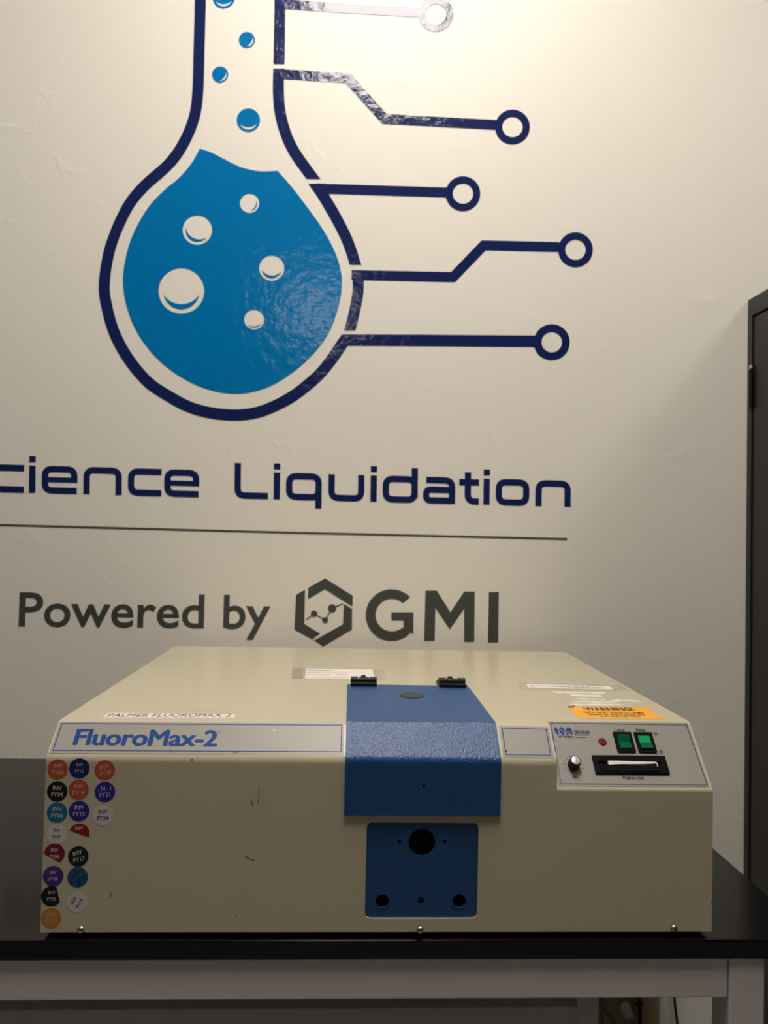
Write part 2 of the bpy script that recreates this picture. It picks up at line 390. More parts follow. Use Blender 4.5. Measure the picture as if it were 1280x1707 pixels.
pw = thing('wall_lettering', 'dark grey round lettering on the wall left of the hexagon emblem', 'lettering', WF.pt(WF.px(240, 1060)))
def powered():
    full = 'Powered by'; xs0, xs1 = 31, 450
    bm0 = text_bm(full, 0.012); X = [v.co.x for v in bm0.verts]; a, b = min(X), max(X); bm0.free()
    L, R, T = WF.px(31, 1043), WF.px(450, 1047.5), WF.px(33, 988)
    eu = (R - L) / (b - a); ev = (T - L) / CAPH; o = L - eu * a
    # one part for each letter: the advance of a prefix gives the letter's place
    def width(s):
        cu = bpy.data.curves.new('t', 'FONT'); cu.body = s + '|'; cu.size = 1; cu.offset = 0.012; me = curve_to_mesh(cu)
        x = max(v.co.x for v in me.vertices); bpy.data.meshes.remove(me); return x
    z0 = width('')
    for i, ch in enumerate(full):
        if ch == ' ': continue
        bm = text_bm(ch, 0.012); dx = width(full[:i]) - z0
        for v in bm.verts: v.co.x += dx
        r = bmesh.ops.extrude_face_region(bm, geom=bm.faces[:]); 
        top = set(g for g in r['geom'] if isinstance(g, bmesh.types.BMVert))
        for v in bm.verts:
            x, y = v.co.x, v.co.y; q = o + eu * x + ev * y; v.co = WF.pt(q, DT + .0003 if v in top else .0003)
        finish(bm, 'letter', MT['grey'], pw)
powered()

gm = thing('hexagon_logo_decal', 'dark grey hexagon emblem with three bold capitals just above the instrument', 'logo', WF.pt(WF.px(660, 1072)))
Z = lambda P: [(460 + x / 3.2, 940 + y / 3.2) for x, y in P]
for P in ([(172, 128), (262, 77), (410, 170), (408, 228), (262, 135), (170, 188)], [(362, 213), (406, 240), (405, 350), (252, 440), (205, 408), (357, 322)], [(107, 165), (155, 137), (151, 320), (235, 372), (193, 402), (98, 350)]):
    decal('hexagon_piece', [[Z(P)]], MT['grey'], gm)
decal('molecule', [[Z(circle((203, 266), 18, 24))], [Z(circle((262, 300), 16, 24))], [Z(circle((299, 237), 22, 24))], [Z(stroke([(160, 298), (203, 266), (262, 300), (299, 237), (358, 212)], 5)[0])]], MT['grey'], gm)
arc = lambda c, r, a0, a1, n=30: [(c[0] + r * math.cos(math.radians(a0 + (a1 - a0) * k / n)), c[1] - r * math.sin(math.radians(a0 + (a1 - a0) * k / n))) for k in range(n + 1)]
G = arc((616, 273), 138, 44, 318) + [(733, 375), (733, 258), (615, 258), (615, 302), (680, 302), (680, 345)] + arc((618, 273), 87, 312, 47)
decal('letter', [[Z(G)]], MT['grey'], gm)
decal('letter', [[Z([(797, 142), (857, 142), (930, 258), (1003, 148), (1060, 148), (1057, 415), (1003, 415), (1003, 240), (927, 350), (850, 235), (846, 410), (790, 410)])]], MT['grey'], gm)
decal('letter', [[Z([(1135, 150), (1188, 150), (1185, 418), (1130, 418)])]], MT['grey'], gm)

# ------------------------------------------------------------------ bench
BZ = 0.900
BX0, BX1, BY0, BY1 = -1.286, 0.544, -0.0047, 0.700
tp = box('worktop', (BX0, BX1, BY0, BY1, BZ - 0.0235, BZ), MT['top'], None, 0.0022)
tag(recenter(tp), 'glossy black epoxy worktop carrying the cream instrument', 'worktop')
fr = thing('bench_frame', 'grey painted steel bench frame under the black worktop', 'bench frame', (-0.371, 0.33, 0))
ft = BZ - 0.0237
LX1 = 0.478; LXL = 2 * -0.371 - LX1
box('apron', (LXL + 0.045, LX1 - 0.0465, 0.0015, 0.045, 0.826, ft), MT['frame'], fr, 0.002)
box('apron', (LXL + 0.045, LX1 - 0.0465, 0.605, 0.640, 0.826, ft), MT['frame'], fr, 0.002)
for x in (LXL, LX1 - 0.045):
    for y in (0.0, 0.600):
        l = box('leg', (x, x + 0.045, y, y + 0.045, 0.02, ft), MT['frame'], fr, 0.002)
        lathe('levelling_foot', [(0.018, 0.0), (0.018, 0.006), (0.007, 0.010), (0.007, 0.022)], (x + .0225, y + .0225, 0), (0, 0, 1), MT['rubber'], l, 16)
    box('side_rail', (x + .003, x + .042, 0.0452, 0.5998, 0.826, ft), MT['frame'], fr, 0.002)
    box('side_rail', (x + .003, x + .042, 0.0452, 0.5998, 0.12, 0.17), MT['frame'], fr, 0.002)
box('rear_rail', (LXL + 0.045, LX1 - 0.045, 0.600, 0.640, 0.37, 0.438), MT['frame'], fr, 0.002)

# ------------------------------------------------------------------ cabinet on the right: doors face left
GX = 0.834
cb = thing('storage_cabinet', 'tall charcoal steel storage cabinet standing against the wall at right', 'cabinet', (1.08, 0.25, 0))
CT = 1.939; CY0, CY1 = -0.21, 0.704
box('body', (GX + 0.010, GX + 0.47, CY0, CY1, 0.0, CT), MT['cab'], cb, 0.002)
bm = bmesh.new()   # face frame, proud of the doors
for q in ((CY0, CY1, CT - 0.040, CT), (CY0, CY1, 0.0, 0.07), (CY0, CY0 + .018, .07, CT - .040), (CY1 - .018, CY1, .07, CT - .040)):
    add_box(bm, GX, GX + .0099, *q)
link('face_frame', bm_mesh(bm), MT['cab'], cb)
ym = (CY0 + CY1) / 2
for i, (a, b) in enumerate(((CY0 + .021, ym - .0015), (ym + .0015, CY1 - .021))):
    d = box('door', (GX + 0.003, GX + 0.0098, a, b, .073, CT - .044), MT['cab'], cb, 0.0012)
    hy = CY1 - .0185 if i else CY0 + .0185
    for z in (0.35, 1.69):
        lathe('hinge', [(0.0045, 0), (0.0045, 0.086)], (GX - .0015, hy, z), (0, 0, 1), MT['black'], d, 14)
        lathe('hinge_pin', [(0.0042, 0), (0.0048, 0.004), (0.0042, .010), (0.0, 0.012)], (GX - .0015, hy, z + .0865), (0, 0, 1), MT['chrome'], d, 14)
    if i == 0:
        box('handle', (GX - .022, GX + .003, ym - .055, ym - .035, .95, 1.07), MT['chrome'], d, .004)

# ------------------------------------------------------------------ the instrument
HW, Z0 = 0.41, 0.908
H, Z1, DD, D, Z2, DD2, XS = Z0 + 0.2423, Z0 + 0.2084, 0.0365, 0.6494, Z0 + 0.1737, 0.0661, 0.2124
ins = thing('fluorescence_spectrometer', 'cream laboratory spectrometer with blue hinged lid on the black worktop', 'lab instrument', (0, 0.32, BZ))
def prism_x(prof, x0, x1):
    bm = bmesh.new(); a = [bm.verts.new((x0, y, z)) for y, z in prof]; b = [bm.verts.new((x1, y, z)) for y, z in prof]; n = len(prof)
    bm.faces.new(a); bm.faces.new(b[::-1])
    for i in range(n): bm.faces.new((a[i], a[(i + 1) % n], b[(i + 1) % n], b[i]))
    bmesh.ops.recalc_face_normals(bm, faces=bm.faces); return bm
def prof(dd, z1, r1, r2):
    P = [(0, Z0), (0, z1), (dd, H), (D, H), (D, Z0)]
    out = []
    for i, p in enumerate(P):
        r = {1: r1, 2: r2, 3: 0.003}.get(i, 0)
        if not r: out.append(p); continue
        p = Vector(p); a = (Vector(P[i - 1]) - p).normalized(); b = (Vector(P[i + 1]) - p).normalized()
        for k in range(7):
            t = k / 6; out.append(tuple((p + a * r) * (1 - t) ** 2 + p * 2 * t * (1 - t) + (p + b * r) * t * t))
    return out
bm = prism_x(prof(DD, Z1, 0.0065, 0.0025), -HW, XS)
b2 = prism_x(prof(DD2, Z2, 0.0025, 0.0025), XS, HW)
me = bpy.data.meshes.new('x'); b2.to_mesh(me); b2.free(); bm.from_mesh(me); bpy.data.meshes.remove(me)
me = bpy.data.meshes.new('housing'); bm.to_mesh(me); bm.free()
FF = Frame((0, 0, 0), (1, 0, 0), (0, 0, 1))                                  # front face
SF = Frame((0, 0, Z1), (1, 0, 0), (0, DD, H - Z1))                           # sloping name strip
PF = Frame((0, 0, Z2), (1, 0, 0), (0, DD2, H - Z2))                          # sloping control panel
TF = Frame((0, 0, H), (1, 0, 0), (0, 1, 0))                                  # top
# recess for the access panel, cut through the front
a0, a1 = FF.px(611.5, 1371), FF.px(795, 1531)
RX0, RX1, RZ0, RZ1 = a0[0], a1[0], a1[1], a0[1]
hob = bpy.data.objects.new('housing', me); COL.objects.link(hob)
cut = flat_mesh([[rrect(RX0, RX1, RZ0, RZ1, 0.007)]], 0.024)
bmesh.ops.remove_doubles(cut, verts=cut.verts, dist=1e-6)
bmesh.ops.translate(cut, verts=cut.verts, vec=(0, 0, -0.012)); cut.transform(FF.mat4()); bmesh.ops.recalc_face_normals(cut, faces=cut.faces)
cme = bpy.data.meshes.new('cut'); cut.to_mesh(cme); cut.free(); cob = bpy.data.objects.new('cut', cme); COL.objects.link(cob)
md = hob.modifiers.new('b', 'BOOLEAN'); md.operation = 'DIFFERENCE'; md.object = cob; md.solver = 'EXACT'
dg = bpy.context.evaluated_depsgraph_get(); dg.update()
hm = bpy.data.meshes.new_from_object(hob.evaluated_get(dg))
bpy.data.objects.remove(hob); bpy.data.objects.remove(cob)
housing = link('housing', hm, MT['cream'], ins)
for x in (-0.36, 0.36):
    for y in (0.05, 0.60):
        lathe('foot', [(0.014, 0), (0.016, 0.0079)], (x, y, BZ), (0, 0, 1), MT['rubber'], ins, 20)

# access panel inside the recess: a plate with real holes over a dark back
ap = flat('access_panel', [[rrect(RX0 + .0003, RX1 - .0003, RZ0 + .0003, RZ1 - .0003, .0067)] + [circle(FF.px(*c), r) for c, r in (((703.5, 1406), .0164), ((637, 1503.5), .0083), ((765.5, 1503.5), .0083), ((666, 1405), .0022), ((742, 1405), .0022), ((702, 1502.5), .0042))]], FF, MT['blue2'], ins, 0.003, -0.0055)
flat('panel_back', [[rrect(RX0 + .001, RX1 - .001, RZ0 + .001, RZ1 - .001, .006)]], FF, MT['dark'], ap, 0.0015, -0.0118)
for c in ((637, 1503.5), (765.5, 1503.5)):
    flat('hole_ring', [[circle(FF.px(*c), .0093), circle(FF.px(*c), .0083)]], FF, MT['blue2'], ap, .0006, -.0025)
lathe('recessed_screw', [(0.0038, 0), (0.0038, .002), (.003, .003), (.0, .0033)], FF.pt(FF.px(702, 1502.5), -.0095), FF.n, MT['plug'], ap, 16)

# blue lid: one folded plate over top, slope and front
t = 0.004
lx0, lx1 = -0.0500, 0.1417
lyb = 0.262; lz0 = 1.0497
k = t * math.tan(math.radians(22.5))
outer = [(-t, lz0), (-t, Z1 + k), (DD - k, H + t), (lyb, H + t)]
inner = [(-.0004, lz0), (-.0004, Z1 + .0002), (DD - .0002, H + .0004), (lyb, H + .0004)]
def lid_prof():
    out = []
    for i, p in enumerate(outer):
        if i in (1, 2):
            r = 0.0055 if i == 1 else 0.002
            p = Vector(p); a = (Vector(outer[i - 1]) - p).normalized(); b = (Vector(outer[i + 1]) - p).normalized()
            for q in range(6):
                s = q / 5; out.append(tuple((p + a * r) * (1 - s) ** 2 + p * 2 * s * (1 - s) + (p + b * r) * s * s))
        else: out.append(p)
    return out + inner[::-1]
lid = link('lid', bm_mesh(prism_x(lid_prof(), lx0, lx1)), MT['blue'], ins)
LT = Frame((0, 0, H + t), (1, 0, 0), (0, 1, 0)); LFt = Frame((0, -t, 0), (1, 0, 0), (0, 0, 1))
lathe('hole_plug', [(0.0178, 0), (0.0178, 0.0008), (0.0165, 0.0012)], LT.pt(LT.px(687, 1159.5)), (0, 0, 1), MT['plug'], lid, 40)
lathe('screw_hole', [(0.0019, 0), (0.0019, 0.0002)], LFt.pt(LFt.px(706.5, 1310.5)), LFt.n, MT['dark'], lid, 16)
def hinge(px0, px1, pyb):
    a, b = LT.px(px0, pyb), LT.px(px1, pyb); x0, x1 = a[0], b[0]; y = lyb + 0.001; z = H
    wd = x1 - x0
    h = box('hinge', (x0, x1, y + .012, y + .034, z + .0002, z + .0062), MT['black'], ins, .0012)          # rear leaf on the top
    box('front_leaf', (x0, x1, lyb - .016, lyb - .002, H + t, H + t + .005), MT['black'], h, .0012)
    for i in range(3):
        s = x0 + wd * (0, .30, .74)[i]; e = x0 + wd * (.28, .72, 1)[i]
        lathe('knuckle', [(0.0062 if i != 1 else .0052, 0), (0.0062 if i != 1 else .0052, e - s)], (s, y + .003, z + .0095), (1, 0, 0), MT['black'], h, 18)
    lathe('knob', [(0.0045, 0), (0.0045, .006), (.003, .008), (0, .0085)], ((x0 + x1) / 2, y + .023, z + .006), (0, 0, 1), MT['black'], h, 18)
    box('bridge', (x0 + wd * .05, x1 - wd * .05, y + .006, y + .013, z + .0002, z + .0105), MT['black'], h, .001)
hinge(584.5, 627.5, 1141); hinge(732, 776, 1144)

# name strip
ns = flat('name_strip', [[[(100.8, 1203.5), (574.0, 1206.0), (572.5, 1258.5), (81.8, 1256)]]], SF, MT['label'], ins, .0003, 0.0, px=True)
def border(fr, P, parent, wd=.00115, m='print'):
    Q = [fr.px(*p) for p in P]
    flat('border_line', [stroke(Q, wd, True)], fr, MT[m], parent, .0001, .0003)
border(SF, [(103.5, 1206.3), (569.5, 1208.8), (568.3, 1253.5), (88.5, 1251.3)], ns)
text_line('lettering', 'FluoroMax-2', SF, (120.6, 1241.6), (361.5, 1244), (128.5, 1216), MT['print'], ns, bold=0.036, spacing=0.98)
bm = bmesh.new(); text_at(bm, '®', SF, SF.px(365.5, 1220.5), .0035); finish(bm, 'registered_mark', MT['print'], ns)
flat('scuff_mark', [stroke([SF.px(388, 1255.5), SF.px(396, 1252.5)], .0006), stroke([SF.px(392, 1256), SF.px(400, 1253)], .0005)], SF, MT['ink'], ns, .0001, .0004)
flat('scuff_mark', [stroke([SF.px(453, 1216), SF.px(459, 1218)], .0007), stroke([SF.px(459, 1218), SF.px(456, 1221)], .0006)], SF, MT['white'], ns, .0001, .0004)
bl = flat('blank_label', [[[(831.8, 1210), (913.6, 1212.3), (923.6, 1263.6), (838.8, 1262)]]], SF, MT['label'], ins, .0003, 0.0, px=True)
border(SF, [(836.8, 1213.9), (910.0, 1216.1), (917.8, 1259.4), (843.0, 1258)], bl)
flat('ink_spot', [[circle(SF.px(843, 1252.5), .0014, 14)]], SF, MT['ink'], bl, .0001, .0004)

# control panel
cp = flat('control_panel', [[[(914.5, 1203), (1146.0, 1205.3), (1183.0, 1312.3), (931.0, 1311)]]], PF, MT['label'], ins, .0004, 0.0, px=True)
border(PF, [(917.5, 1205.6), (1144.0, 1208.8), (1178.6, 1308.8), (935.3, 1306.8)], cp)
lb = bmesh.new()
for s, l, r, tpx in (('Lamp', (1026.5, 1219), (1041, 1219.4), (1025.6, 1213.6)), ('Power', (1060.2, 1219.5), (1076.2, 1220), (1059.3, 1214.4)), ('On', (1089.3, 1225.8), (1095.8, 1226), (1088, 1220.8)), ('Off', (1098.8, 1256.4), (1105, 1256.6), (1097.6, 1251.4)), ('Program Disk', (1038.3, 1299.2), (1074, 1299.8), (1036.8, 1293.8)), ('Slit', (954.5, 1297.5), (963.5, 1297.8), (953.4, 1292.6))):
    text_line('printed_caption', s, PF, l, r, tpx, MT['print2'], cp, bold=.025, h=.0006)
# maker's mark: three faceted letters and two ruled lines of small print
z5 = lambda P: [(920 + x / 14.22, 1200 + y / 14.22) for x, y in P]
flat('maker_mark', [[z5([(45, 160), (120, 215), (140, 225), (165, 360), (125, 345), (70, 290)])],
                    [z5([(215, 165), (290, 225), (315, 310), (250, 370), (185, 310), (160, 225)])],
                    [z5([(370, 170), (455, 215), (495, 368), (455, 345), (415, 330), (350, 368), (320, 240)])],
                    [z5(stroke([(505, 262), (895, 268)], 11)[0])], [z5(stroke([(530, 362), (910, 366)], 11)[0])]], PF, MT['print'], cp, .0001, .0004, px=True)
flat('maker_mark_cut', [[z5(stroke([(175, 222), (225, 250), (245, 290), (300, 305)], 12)[0])], [z5(stroke([(340, 300), (430, 305)], 10)[0])]], PF, MT['label'], cp, .0001, .00055, px=True)
lb = bmesh.new()
text_line('x', 'JOBIN YVON-SPEX', PF, (957.2, 1223.6), (983.5, 1224.2), (956.2, 1219.6), None, None, bold=.02, into=lb, h=.0006)
text_line('x', 'HORIBA', PF, (931.0, 1229.6), (955.5, 1230.0), (930.2, 1226.6), None, None, bold=.03, into=lb, h=.0006)
text_line('x', 'Instruments', PF, (959.0, 1230.4), (977.5, 1230.8), (958.4, 1228.4), None, None, bold=.01, into=lb, h=.0006)
finish(lb, 'small_print', MT['print2'], cp)
# dial
kc = PF.px(955.5, 1276)
tick = []
for i in range(12):
    a = math.radians(225 - i * 270 / 11); c, s = math.cos(a), math.sin(a)
    tick.append(stroke([(kc[0] + .0098 * c, kc[1] + .0098 * s), (kc[0] + .0136 * c, kc[1] + .0136 * s)], .0005))
flat('dial_ticks', tick, PF, MT['print2'], cp, .0001, .0004)
kb = lathe('knob', [(.0074, .0005), (.0078, .002), (.0070, .0125), (.0066, .0135), (.0057, .0136)], PF.pt(kc), PF.n, MT['black'], ins, 36)
lathe('knob_cap', [(.0057, .0), (.0056, .0006), (.0, .0010)], PF.pt(kc, .0136), PF.n, MT['brushed'], kb, 10)
ind = lathe('indicator_lamp', [(.0054, .0004), (.0054, .0008), (.0046, .0014), (0, .0017)], PF.pt(PF.px(1004, 1237)), PF.n, MT['red'], ins, 30)
ind['label'] = 'round dark red indicator lamp'
# switches
def quad_rect(P):
    Q = [PF.px(*p) for p in P]; return ((Q[0][0] + Q[3][0]) / 2, (Q[1][0] + Q[2][0]) / 2, (Q[2][1] + Q[3][1]) / 2, (Q[0][1] + Q[1][1]) / 2)
def rocker(P, on):
    u0, u1, v0, v1 = quad_rect(P)
    iu, iv = (u1 - u0) * .17, (v1 - v0) * .15
    f = flat('rocker_switch', [[rrect(u0, u1, v0, v1, .0008), rrect(u0 + iu, u1 - iu, v0 + iv, v1 - iv, .0005)]], PF, MT['bezel'], ins, .0026, .0004)
    f['label'] = 'lit green rocker switch in black bezel' if on else 'unlit green rocker switch in black bezel'
    vm = (v0 + v1) / 2; a, b, c, d = u0 + iu + .0002, u1 - iu - .0002, v0 + iv + .0002, v1 - iv - .0002
    hb, hm_, ht = (.0052, .0022, .0020) if on else (.0042, .0022, .0046)
    for nm, p0, p1, h0, h1, m in (('upper_rocker', vm, d, hm_, ht, 'greenon' if on else 'greenoff'), ('lower_rocker', c, vm, hb, hm_, 'greenoff')):
        bm = bmesh.new(); V = []
        for u in (a, b):
            for v, hh in ((p0, h0), (p1, h1)):
                V.append((bm.verts.new(PF.pt((u, v), .0005)), bm.verts.new(PF.pt((u, v), hh))))
        (A, A1), (B, B1), (C_, C1), (D_, D1) = V
        for fc in ((A, B, D_, C_), (A1, C1, D1, B1), (A, A1, B1, B), (C_, D_, D1, C1), (A, C_, C1, A1), (B, B1, D1, D_)): bm.faces.new(fc)
        link(nm, bm_mesh(bm), MT[m], f)
rocker([(1020.5, 1221.5), (1050.5, 1222), (1059.3, 1254.8), (1029.5, 1254.8)], False)
rocker([(1055.3, 1222), (1085, 1222.6), (1094.6, 1255.6), (1064.3, 1254.9)], True)
# disk drive
u0, u1, v0, v1 = quad_rect([(985.4, 1260.5), (1106.6, 1262.5), (1115.3, 1291.4), (992.4, 1290.4)])
vs = v0 + (v1 - v0) * .58
dr = flat('disk_drive', [[[(u0, v0), (u1, v0), (u1, v1), (u0, v1)], [(u0 + .006, vs - .0017), (u1 - .006, vs - .0017), (u1 - .006, vs + .0019), (u0 + .006, vs + .0019)]]], PF, MT['bezel'], ins, .0032, .0004)
flat('slot_floor', [[[(u0 + .004, vs - .003), (u1 - .004, vs - .003), (u1 - .004, vs + .003), (u0 + .004, vs + .003)]]], PF, MT['dark'], dr, .0003, .0004)
flat('slot_lip', [[[(u0 + .008, v0 + .0025), (u1 - .014, v0 + .0025), (u1 - .014, vs - .0028), (u0 + .008, vs - .0028)]]], PF, MT['bezel'], dr, .0012, .0036)
flat('access_light', [[circle((u0 + .038, v1 - .0028), .0007, 12)]], PF, MT['plug'], dr, .0003, .0036)
# white folded card pushed into the drive slot
cdx0, cdx1 = PF.px(1011, 1276)[0], PF.px(1089, 1276)[0]
card = thing('folded_card', 'white folded card with green edges sticking out of the disk drive slot', 'card', PF.pt(((cdx0 + cdx1) / 2, vs), .001))
def sheet(name, rows, m, th=.0009, taper=1.0):
    bm = bmesh.new(); top = []; bot = []; t0 = th
    for q_, (u, v, hh) in enumerate(rows):
        th = t0 * (1 + (taper - 1) * q_ / (len(rows) - 1))
        top.append((bm.verts.new(PF.pt((u, v + th), .0012)), bm.verts.new(PF.pt((u, v + th), hh))))
        bot.append((bm.verts.new(PF.pt((u, v), .0012)), bm.verts.new(PF.pt((u, v), hh))))
    for i in range(len(rows) - 1):
        bm.faces.new((top[i][0], top[i + 1][0], top[i + 1][1], top[i][1])); bm.faces.new((bot[i][0], bot[i][1], bot[i + 1][1], bot[i + 1][0]))
        bm.faces.new((top[i][1], top[i + 1][1], bot[i + 1][1], bot[i][1])); bm.faces.new((top[i][0], bot[i][0], bot[i + 1][0], top[i + 1][0]))
    for e in (0, -1): bm.faces.new((top[e][0], top[e][1], bot[e][1], bot[e][0]))
    return link(name, bm_mesh(bm), m, card)
N = 9
sheet('white_sheet', [(cdx0 + .0008 + (cdx1 - cdx0 - .0008) * i / (N - 1), vs - .0040 + .0022 * i / (N - 1) + .0002 * math.sin(i * .9), .0062 - .0010 * (i / (N - 1)) ** 2) for i in range(N)], MT['white'], .0052, .5)
sheet('green_edge', [(cdx0 + (cdx1 - cdx0) * .8 * i / (N - 1), vs - .0048 + .0012 * math.sin(i * .5), .0056) for i in range(N)], MT['greenoff'], .0007)
# curled right end of the card
sheet('curled_end', [(cdx1 + .0036 * math.sin(q * .42), vs - .0016 - .0024 * (1 - math.cos(q * .42)), .0060) for q in range(7)], MT['white'], .0022)

# bottom screws on the front
for x, y in ((135, 1549), (700, 1549.5), (1123, 1547)):
    sc = lathe('housing_screw', [(.0046, 0), (.0046, .0006), (.0040, .0024), (.0026, .0036), (0, .0041)], FF.pt(FF.px(x, y)), FF.n, MT['chrome'], ins, 24, True)
    flat('screw_slot', [[[(a, b) for a, b in ((FF.px(x, y)[0] - .0018, FF.px(x, y)[1] - .0004), (FF.px(x, y)[0] + .0018, FF.px(x, y)[1] - .0004), (FF.px(x, y)[0] + .0018, FF.px(x, y)[1] + .0004), (FF.px(x, y)[0] - .0018, FF.px(x, y)[1] + .0004))]]], FF, MT['dark'], sc, .0002, .0041)

# round inventory stickers
def film(n, c, r=.42): return mat(n, c, r, spec=.3)
STC = dict(org=film('orange_sticker', srgb(178, 84, 55)), nav=film('navy_sticker', srgb(25, 38, 98)), blk=film('black_sticker', srgb(20, 22, 24)), tea=film('teal_sticker', srgb(15, 110, 140)), ind=film('indigo_sticker', srgb(50, 38, 140)), sil=film('silver_sticker', srgb(204, 200, 203), .3), red=film('red_sticker', srgb(140, 24, 30)), crm=film('crimson_sticker', srgb(125, 26, 55)), pur=film('purple_sticker', srgb(72, 44, 132)), grn=film('blackgreen_sticker', srgb(24, 34, 30)), blu=mat('worn_blue_sticker', srgb(24, 82, 125), .4, var=(160, srgb(12, 52, 86), .4, .62)), och=film('ochre_sticker', srgb(186, 128, 58)), pale=mat('pale_ink', (0.56, 0.52, 0.50), .6), faint=mat('faint_orange_ink', srgb(214, 160, 140), .6), dred=mat('dark_red_ink', srgb(112, 30, 40), .6))
SR = .01215
def sticker(px, py, colr, line2, ink='pale', rot=0.0, cap=.0050, dy=0.0, cutl=None, line1='INV', desc='', wide=.95):
    c = FF.px(px, py); lp = [Vector(p) for p in circle(c, SR, 40)]
    if cutl:
        p, q = Vector(FF.px(*cutl[0])), Vector(FF.px(*cutl[1])); d = (q - p); nrm = Vector((-d.y, d.x))
        out = []
        for i, a in enumerate(lp):
            b = lp[(i + 1) % len(lp)]; sa, sb = (a - p).dot(nrm), (b - p).dot(nrm)
            if sa >= 0: out.append(a)
            if sa * sb < 0: out.append(a + (b - a) * (sa / (sa - sb)))
        lp = out
    o = flat('inventory_sticker', [[lp]], FF, STC[colr], ins, .0002)
    o['label'] = desc
    if line2 or line1:
        bm = bmesh.new(); R = math.radians(rot); up = Vector((-math.sin(R), math.cos(R)))
        if line1: text_at(bm, line1, FF, c + up * (.0044 + dy), cap, R, .012, .0003, wide)
        if line2: text_at(bm, line2, FF, c - up * .0034, cap, R, .012, .0003, wide)
        if cutl:
            kill = [v for v in bm.verts if (Vector((v.co.x, v.co.z)) - p).dot(nrm) < 0]
            bmesh.ops.delete(bm, geom=kill, context='VERTS')
        finish(bm, 'sticker_print', MT['ink'] if ink == 'ink' else STC[ink], o)
sticker(96.2, 1282.5, 'org', 'FY03', 'faint', desc='orange sticker reading INV FY03')
sticker(132.3, 1280.8, 'nav', 'FY12', cap=.0036, desc='navy sticker with small print reading INV FY12')
sticker(174.6, 1284, 'org', 'FY20', 'faint', rot=17, desc='tilted orange sticker reading INV FY20')
sticker(95.4, 1319.3, 'blk', 'FY04', desc='black sticker reading INV FY04')
sticker(131, 1316.5, 'org', 'FY14', 'faint', desc='orange sticker reading INV FY14')
sticker(175, 1320, 'ind', 'FY21', rot=7, line1='. N . I', desc='indigo sticker with worn print reading FY21')
sticker(95.2, 1354.4, 'tea', 'FY06', desc='teal sticker reading INV FY06')
sticker(131.7, 1352, 'ind', 'FY15', desc='indigo sticker reading INV FY15')
sticker(171.4, 1359, 'sil', 'FY24', 'ink', rot=3, desc='silver sticker with black print reading INV FY24')
sticker(94.4, 1390, 'sil', 'FY07', 'dred', cap=.0040, desc='silver sticker with dark red print reading INV FY07', wide=.8)
sticker(132.3, 1389.6, 'red', '', rot=5, dy=.0022, cap=.0042, cutl=((115, 1384), (150, 1396.5)), desc='torn red sticker, upper half left')
sticker(90.8, 1423, 'crm', 'FY08', cap=.0042, cutl=((74.2, 1423.7), (98.8, 1437.4)), desc='crimson sticker with lower left torn away', wide=.85)
sticker(130.5, 1427.6, 'grn', 'FY17', rot=17, desc='blackish green tilted sticker reading INV FY17')
sticker(88.7, 1460.4, 'pur', 'FY09', rot=4, cap=.0042, desc='purple sticker reading INV FY09', wide=.85)
sticker(129.5, 1462.3, 'blu', '', line1='', desc='worn blue sticker without print')
sticker(85.9, 1494, 'blk', 'FY10', cap=.0042, cutl=((100.5, 1507), (94, 1478)), desc='black sticker with right side torn away', wide=.85)
sticker(128.7, 1503.6, 'sil', 'FY19', 'ink', rot=62, cap=.0040, desc='silver sticker with black print turned sideways')
sticker(85.4, 1530.4, 'och', 'FY11', 'faint', rot=2, desc='ochre sticker reading INV FY11')
# scuffs on the front
for P in ([(431, 1315), (432, 1330), (429, 1338)], [(419, 1332), (421, 1344)], [(408, 1426), (414, 1431), (424, 1434)], [(185, 1488), (184, 1497)], [(394, 1522), (394, 1529)], [(1186, 1503), (1186, 1507)]):
    flat('scuff_mark', [stroke([FF.px(*p) for p in P], .0008)], FF, MT['ink'], ins, .0001, .00005)
flat('scuff_mark', [[circle(FF.px(320, 1266.5), .0011, 12)]], FF, MT['ink'], ins, .0001, .00005)

# labels on the top
tpz = flat('name_tape', [[[(181, 1188.5), (393, 1191.2), (390, 1196.6), (170, 1196.2)]]], TF, MT['white'], ins, .0002, px=True)
text_line('tape_lettering', 'PALMER FLUOROMAX 2', TF, (177, 1195.2), (383, 1195.4), (184, 1189.9), MT['ink'], tpz, bold=.0, h=.0003)
wl = flat('warning_label', [[[(945.5, 1178.2), (953, 1180.5), (960, 1178.5), (1076.5, 1179.2), (1107.5, 1199.4), (965.5, 1197.8)]]], TF, MT['orange'], ins, .0003, px=True)
wl['label'] = 'orange paper warning label with black print'
lb = bmesh.new()
for s, l, r, tpx, bo in (('WARNING!', (977, 1184.4), (1059, 1184.8), (970, 1179.9), .02), ('DO NOT IGNITE LAMP', (977, 1189.8), (1077, 1190.2), (971.5, 1187), .012), ('unless all electronics are', (982, 1192.6), (1076, 1193.2), (978, 1190.3), .012), ('powered off first', (1002, 1195.3), (1067, 1195.8), (998, 1193.2), .012)):
    text_line('x', s, TF, l, r, tpx, None, None, bold=bo, into=lb, h=.0004)
finish(lb, 'warning_print', MT['ink'], wl)
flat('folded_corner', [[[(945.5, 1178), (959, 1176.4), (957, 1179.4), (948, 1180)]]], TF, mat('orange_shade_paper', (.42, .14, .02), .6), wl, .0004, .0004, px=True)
tl = flat('clear_tape', [[[(862, 1138), (1035, 1141.5), (1052, 1152), (868, 1149)]]], TF, MT['tape'], ins, .0001, px=True)
pp = flat('paper_strip', [[[(876, 1140), (1017, 1144.3), (1022, 1149.3), (881, 1146)]]], TF, MT['white'], tl, .0001, .0001, px=True)
